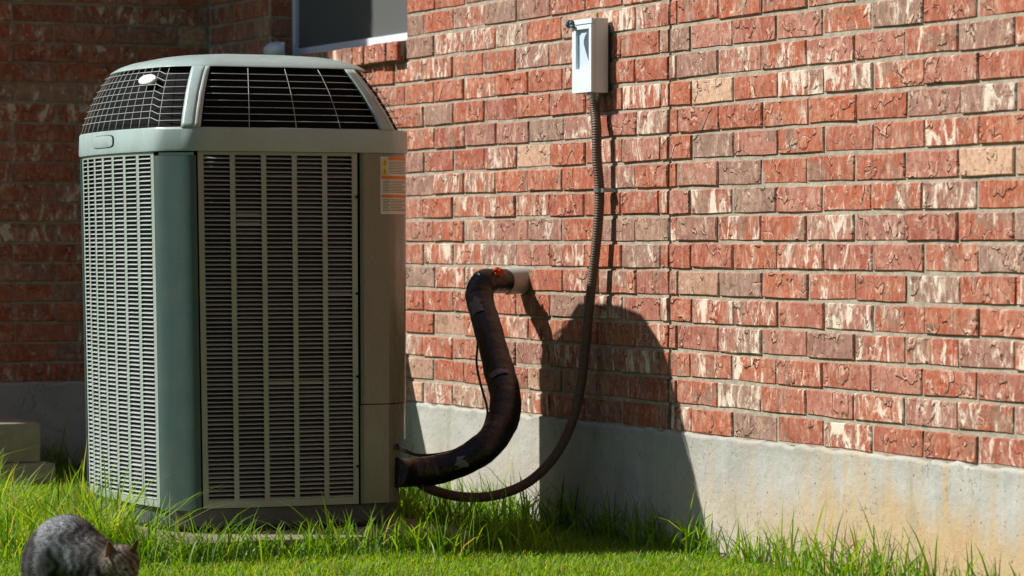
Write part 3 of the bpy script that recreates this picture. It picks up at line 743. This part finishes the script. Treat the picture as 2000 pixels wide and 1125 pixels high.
# ------------------------------------------------------------------ grass
def mat_grass():
    t = NT('grass blades'); a = t.node('Attribute', attribute_name='tint').outputs['Fac']
    col = t.cramp(a, [(0, (.030, .095, .006)), (.35, (.080, .200, .010)), (.7, (.190, .350, .018)), (.92, (.30, .42, .035)), (.97, (.32, .29, .12)), (1, (.38, .32, .16))])
    d = t.p; t.fin(col, .5, spec=.35)
    tr = t.node('BsdfTranslucent'); t.put(tr.inputs[0], t.mix(1, col, (1.9, 1.7, .5), 'MULTIPLY'))
    mx = t.node('MixShader'); mx.inputs[0].default_value = .48
    t.t.links.new(d.outputs[0], mx.inputs[1]); t.t.links.new(tr.outputs[0], mx.inputs[2]); t.t.links.new(mx.outputs[0], t.out.inputs[0]); return t.m
M_grass = mat_grass()
camR = np.array(Matrix.Rotation(YAW, 3, 'Z'))
def scatter(n, z0, z1, margin):
    Zc = np.sqrt(rng.uniform(z0 ** 2, z1 ** 2, n)); cx = rng.uniform(-1, 1, n) * (.155 * Zc + margin)
    return (camR @ np.stack([cx, Zc, 0 * cx])).T[:, :2]
def keep(P, pad=0):
    x, y = P[:, 0], P[:, 1]
    ok = (x < XW - .012) & (y < YB - .012)
    ok &= ~((x > SLAB[0] - pad) & (x < SLAB[1] + pad) & (y > SLAB[2] - pad) & (y < SLAB[3] + pad))
    ok &= ~((x < s.location.x + .075) & (y > s.location.y - .035)); return ok
def blades(P, H, Wd, lean, tint, name, label, cat='grass'):
    n = len(P); az = rng.uniform(0, 2 * PI, n); fa = az + rng.normal(0, .5, n) + PI / 2
    L = lean * H; dx, dy = np.cos(az) * L, np.sin(az) * L; wx, wy = np.cos(fa) * Wd / 2, np.sin(fa) * Wd / 2
    z = np.zeros(n); V = np.empty((n, 7, 3))
    def lvl(i, t, wk):
        cxx, cyy, cz = P[:, 0] + dx * t ** 1.8, P[:, 1] + dy * t ** 1.8, H * (t - .28 * lean * t ** 2.4)
        V[:, i, 0], V[:, i, 1], V[:, i, 2] = cxx - wx * wk, cyy - wy * wk, cz
        if wk > 0 and i < 6: V[:, i + 1, 0], V[:, i + 1, 1], V[:, i + 1, 2] = cxx + wx * wk, cyy + wy * wk, cz
    lvl(0, 0, .8); lvl(2, .4, 1); lvl(4, .75, .7); lvl(6, 1, .001)
    base = (np.arange(n) * 7)[:, None]
    Q1 = base + np.array([0, 1, 3, 2]); Q2 = base + np.array([2, 3, 5, 4]); T3 = base + np.array([4, 5, 6])
    me = bpy.data.meshes.new(name); me.vertices.add(n * 7); me.vertices.foreach_set('co', V.reshape(-1))
    loops = np.concatenate([np.concatenate([Q1, Q2], 0).reshape(-1), T3.reshape(-1)]).astype(np.int32)
    starts = np.concatenate([np.arange(2 * n) * 4, 8 * n + np.arange(n) * 3]).astype(np.int32)
    me.loops.add(len(loops)); me.loops.foreach_set('vertex_index', loops); me.polygons.add(3 * n); me.polygons.foreach_set('loop_start', starts)
    me.update(calc_edges=True); me.validate()
    at_ = me.attributes.new('tint', 'FLOAT', 'POINT'); at_.data.foreach_set('value', np.repeat(np.clip(tint, 0, 1), 7).astype(np.float32))
    me.materials.append(M_grass); o = link(bpy.data.objects.new(name, me)); return tag(o, label, cat, kind='stuff')
def patchy(P, f): return .5 + .5 * np.sin(P[:, 0] * f + 1.3 * np.sin(P[:, 1] * f * .8)) * np.sin(P[:, 1] * f * 1.1 + 1.7)
def edge_dist(P):
    x, y = P[:, 0], P[:, 1]
    dwall = np.minimum(XW - x, YB - y)
    ddx = np.maximum(np.maximum(SLAB[0] - x, x - SLAB[1]), 0); ddy = np.maximum(np.maximum(SLAB[2] - y, y - SLAB[3]), 0)
    return dwall, np.hypot(ddx, ddy)
P = scatter(260000, 7.9, 13.5, .35); P = P[keep(P)]; n = len(P); dw, dsb = edge_dist(P)
H = rng.uniform(.013, .034, n) * (.75 + .5 * patchy(P, 5))
tint = np.clip(rng.normal(.62, .17, n) + .30 * (patchy(P, 4) - .5) * patchy(P, 11), 0, .93); dry = rng.random(n) < .09; tint[dry] = rng.uniform(.95, 1, dry.sum())
blades(P, H, rng.uniform(.0022, .0042, n), rng.uniform(.2, 1.0, n), tint, 'lawn_grass', 'short bright green lawn grass around the air conditioner')
P = scatter(520000, 7.9, 13.5, .35); P = P[keep(P)]; dw, dsb = edge_dist(P)
left = (P[:, 0] < SLAB[0]) & (P[:, 1] > 8.9) & (P[:, 1] < 11.2)
prob = np.maximum.reduce([.50 * np.exp(-(dw / .075) ** 2), .62 * np.exp(-(dsb / .12) ** 2), .55 * left * np.exp(-((P[:, 0] - 2.78) / .20) ** 2)]) * (.12 + 1.1 * patchy(P, 19) ** 1.8)
sel = rng.random(len(P)) < prob; P = P[sel]; n = len(P); dw, dsb = edge_dist(P); lf = left[sel]
H = rng.uniform(.055, .145, n) * (1 + .40 * (rng.random(n) < .13)) * np.where(lf, 1.45, 1.08) * (.75 + .5 * patchy(P, 13)); H = np.where(dw < .1, H * 1.12, H)
blades(P, H, rng.uniform(.0028, .0068, n), rng.uniform(.1, 1.15, n), np.clip(rng.normal(np.where(lf, .7, .52), .21, n), 0, 1), 'tall_grass', 'long untrimmed grass blades along the wall and around the pad')

# ------------------------------------------------------------------ unseen evergreens added behind the viewer to keep the unit's front dark
M_leaf = mat_plain('dark evergreen foliage', (.035, .055, .02), .8, .2, 3, .4); M_bark = mat_plain('brown bark', (.12, .08, .05), .9, .1, 20, .5)
def evergreen(x, y, h, r, label):
    t = thing('sky_blocker_tree', (x, y, 0), label, 'tree', group='evergreens added to block sky light')
    b = MB(); b.tube([(0, 0, -.2), (.05, .03, h * .3), (0, .06, h * .7), (.03, 0, h * .95)], [.22, .17, .09, .02], 10)
    for k in range(18):
        z = h * (.08 + .05 * k); a = k * 2.4; l = r * (1 - z / h) * .9
        b.tube([(0, 0, z), (l * .5 * math.cos(a), l * .5 * math.sin(a), z + .15), (l * math.cos(a), l * math.sin(a), z)], [.05, .03, .01], 5)
    b.build('trunk', M_bark, t, smooth=True)
    n = 2600; zz = h * (.03 + .97 * rng.random(n) ** 1.25); rad = r * (1 - zz / h) ** .75 * rng.uniform(.55, 1.08, n); an = rng.uniform(0, 2 * PI, n)
    c = np.stack([rad * np.cos(an), rad * np.sin(an), zz], 1); u = rng.normal(0, 1, (n, 3)); u /= np.linalg.norm(u, axis=1)[:, None]
    v = np.cross(u, rng.normal(0, 1, (n, 3))); v /= np.linalg.norm(v, axis=1)[:, None]; sz = rng.uniform(.16, .34, (n, 1))
    V = np.stack([c - u * sz, c + v * sz * .6, c + u * sz, c - v * sz * .6], 1).reshape(-1, 3)
    me = bpy.data.meshes.new('crown'); me.from_pydata(V.tolist(), [], np.arange(4 * n).reshape(-1, 4).tolist()); me.materials.append(M_leaf)
    link(bpy.data.objects.new('crown', me), t)
ORD = ('leftmost', 'second from left', 'third from left', 'third from right', 'second from right', 'rightmost')
for k, (x, y, h) in enumerate(((-9, -3.5, 9.5), (-5.8, -4.5, 8.6), (-2.6, -3.6, 10), (.6, -4.4, 9.2), (3.8, -3.4, 9.8), (7.0, -4.2, 8.8))):
    evergreen(x, y, h, 2.5, ORD[k] + ' dark evergreen added behind the viewer to block sky light')

# ------------------------------------------------------------------ tabby cat
co_ = at(150, 1158, Z=0)
cat = thing('tabby_cat', co_, 'grey striped tabby cat with arched back sniffing the lawn at the bottom left', 'cat', rz=YAW)
K = 1 / (F / (Vector(co_) - EYE).length)
def cl(px, py, y): return ((px - 150) * K, y, (1158 - py) * K)
els = [  # px, py, depth, rx, ry, rz (m)
    (98, 1082, .055, .062, .055, .078), (128, 1058, .045, .060, .055, .066), (150, 1075, .03, .060, .052, .070), (175, 1090, .005, .056, .050, .062), (193, 1090, -.015, .044, .044, .050),
    (210, 1094, -.035, .032, .032, .036), (224, 1096, -.050, .028, .028, .030),
    (242, 1092, -.066, .047, .044, .045), (232, 1098, -.062, .034, .036, .036), (254, 1108, -.084, .028, .027, .024), (262, 1117, -.096, .017, .018, .014),
    (78, 1110, .02, .036, .036, .06), (84, 1140, .01, .022, .026, .035), (92, 1152, -.005, .026, .018, .012),
    (108, 1120, .09, .03, .03, .05), (112, 1148, .09, .018, .02, .03),
    (196, 1120, -.035, .022, .024, .045), (199, 1142, -.045, .016, .017, .030), (202, 1153, -.055, .019, .017, .010),
    (172, 1122, .02, .020, .022, .045), (170, 1146, .02, .014, .016, .03)]
for k, (px, py) in enumerate(((70, 1062), (62, 1072), (57, 1083), (54, 1095), (53, 1107), (53, 1119), (54, 1131), (57, 1142), (62, 1150))): els.append((px, py, .06 - .003 * k, .0175, .0175, .019))
mbd = bpy.data.metaballs.new('catball'); mbd.resolution = .006; mbd.render_resolution = .006; mbd.threshold = .35
mo = link(bpy.data.objects.new('catball', mbd))
for px, py, y, rx, ry, rz in els:
    e = mbd.elements.new(); e.type = 'ELLIPSOID'; e.co = cl(px, py, y); e.radius = 1.0; e.stiffness = 2
    kx = 1.42; e.size_x, e.size_y, e.size_z = rx * kx, ry * kx, rz * kx
dg = bpy.context.evaluated_depsgraph_get(); me = bpy.data.meshes.new_from_object(mo.evaluated_get(dg)); bpy.data.objects.remove(mo)
V = np.empty(len(me.vertices) * 3); me.vertices.foreach_get('co', V); V = V.reshape(-1, 3)
def tabby(V, jit=0):
    x, y, z = V[:, 0], V[:, 1], V[:, 2]; n = len(V)
    wob = .010 * np.sin(z * 60 + 40 * y) + .006 * np.sin(z * 140 + 1); q = x + .25 * (z - .1) + wob; w1 = np.zeros(n)
    for c_, wd, a in ((-.098, .009, 1), (-.070, .007, .85), (-.040, .006, .6), (-.012, .009, .75), (.014, .012, 1), (.040, .009, 1), (.062, .007, .8), (.080, .006, .8)):  # stripes; the flank bands also paint in the shoulder's shadow
        w1 = np.maximum(w1, a * np.exp(-((q - c_) / wd) ** 2))
    w1 *= np.clip((.20 - z) / .05, .15, 1)
    w1 = np.clip(w1 * 1.3 + .06, 0, 1)
    head = x > .085; wh = np.clip((np.sin(x * 420 + z * 330 + 2 * np.sin(z * 120)) + .15) * 1.1, 0, 1)
    w1 = np.where((x < -.074) & (x > -.102), w1 * .25, w1); wv = np.where(head, .08 + wh * .85, w1); wv = np.clip(wv + rng.normal(0, .11, n), 0, 1)
    light = np.array([.33, .35, .38]); warm = np.array([.17, .135, .095]); dark = np.array([.028, .026, .025])
    shade_mix = np.clip((x + .01) / .08, 0, 1)[:, None]; base = light * (1 - shade_mix) + warm * shade_mix; base[head] = np.array([.26, .205, .15])  # lit left and shaded right painted into the fur, head brightened
    belly = np.clip((.07 - z) / .05, 0, 1)[:, None] * .4; base = base * (1 - belly) + np.array([.42, .37, .30]) * belly
    c = base * (1 - wv[:, None]) + dark * wv[:, None]
    for ex, ez in ((.134, .078), (.150, .066), (.122, .066)):
        gl = np.exp(-(((x - ex) / .006) ** 2 + ((z - ez) / .004) ** 2))[:, None] * .7 * (y < -.07)[:, None]; c = c * (1 - gl) + np.array([.48, .42, .34]) * gl
    tail = (x < -.108); c[tail] = dark * .8 + .06 * (np.sin(z[tail] * 190) > .3)[:, None] * light
    return np.concatenate([c * rng.uniform(.75, 1.25, (n, 1)), np.ones((n, 1))], 1)
def setcol(me, c): a = me.color_attributes.new('fur', 'FLOAT_COLOR', 'POINT'); a.data.foreach_set('color', c.astype(np.float32).reshape(-1))
tf = NT('tabby fur'); fa = tf.node('Attribute', attribute_name='fur').outputs['Color']; M_fur = tf.fin(fa, .7, spec=.25); tf.p.inputs['Sheen Weight'].default_value = .15
setcol(me, tabby(V)); me.materials.clear(); me.materials.append(M_fur); me.polygons.foreach_set('use_smooth', [True] * len(me.polygons))
body = link(bpy.data.objects.new('body', me), cat)
# fur
me.calc_loop_triangles(); tri = np.empty(len(me.loop_triangles) * 3, int); me.loop_triangles.foreach_get('vertices', tri); tri = tri.reshape(-1, 3)
A_, B_, C_ = V[tri[:, 0]], V[tri[:, 1]], V[tri[:, 2]]; nr = np.cross(B_ - A_, C_ - A_); ar = np.linalg.norm(nr, axis=1); nr /= ar[:, None] + 1e-12
idx = rng.choice(len(tri), 42000, p=ar / ar.sum()); u = rng.random((len(idx), 2)); fl = u.sum(1) > 1; u[fl] = 1 - u[fl]
Pf = A_[idx] + (B_ - A_)[idx] * u[:, :1] + (C_ - A_)[idx] * u[:, 1:]; Nf = nr[idx]
flow = np.array([-.8, .3, -.5]); D = Nf * .55 + flow - Nf * (Nf @ flow)[:, None] * .8 + rng.normal(0, .22, Pf.shape); D /= np.linalg.norm(D, axis=1)[:, None]
Ln = rng.uniform(.006, .012, (len(Pf), 1)); Ln[Pf[:, 0] > .09] *= .55; side = np.cross(D, Nf); side /= np.linalg.norm(side, axis=1)[:, None] + 1e-9
Vh = np.stack([Pf - side * .0005 - Nf * .001, Pf + side * .0005 - Nf * .001, Pf + D * Ln], 1).reshape(-1, 3)
hm = bpy.data.meshes.new('fur'); hm.from_pydata(Vh.tolist(), [], np.arange(len(Vh)).reshape(-1, 3).tolist()); setcol(hm, np.repeat(tabby(Pf), 3, 0)); hm.materials.append(M_fur)
fo = link(bpy.data.objects.new('fur', hm), cat); fo['kind'] = 'stuff'
# ears, eye, nose
def mat_ear():
    t = NT('thin cat ear'); t.fin((.20, .15, .11), .7, spec=.2); tr = t.node('BsdfTranslucent'); tr.inputs[0].default_value = (.45, .27, .13, 1)
    mx = t.node('MixShader'); mx.inputs[0].default_value = .35
    t.t.links.new(t.p.outputs[0], mx.inputs[1]); t.t.links.new(tr.outputs[0], mx.inputs[2]); t.t.links.new(mx.outputs[0], t.out.inputs[0]); return t.m
M_ear = mat_ear()
def ear(bx, by, bz, tx, ty, tz, wv):
    b = MB(); B = Vector((bx, by, bz)); T = Vector((tx, ty, tz)); wv = Vector(wv); fwd = Vector((.5, -.85, 0))
    def fn(u, v):
        a = (u - .5) * 2; wd = (1 - v) ** .75; p = B.lerp(T, v) + wv * a * wd + Vector((-.5, .85, 0)) * .009 * (1 - a * a) * (1 - v * .6); return p
    b.grid(fn, 8, 8); o = b.build('ear', M_ear, cat, smooth=True, recalc=False, solid=.0012); return o
e1 = cl(228, 1080, -.102); ear(*e1, *cl(220, 1052, -.098), (.017, .004, .003))
e2 = cl(262, 1076, -.088); ear(*e2, *cl(275, 1049, -.084), (.012, .005, .003))
M_eye = mat_plain('cat eye', (.02, .022, .01), .1, .7); M_nose = mat_plain('cat nose', (.16, .07, .05), .5)
MB().ellipsoid(cl(253, 1103, -.112), (.0062, .005, .0042), 12, 8).build('eye', M_eye, cat, smooth=True)
MB().ellipsoid(cl(269, 1102, -.105), (.004, .005, .0042), 12, 8).build('eye', M_eye, cat, smooth=True)
MB().ellipsoid(cl(268, 1119, -.112), (.0050, .005, .0040), 12, 8).build('nose', M_nose, cat, smooth=True)
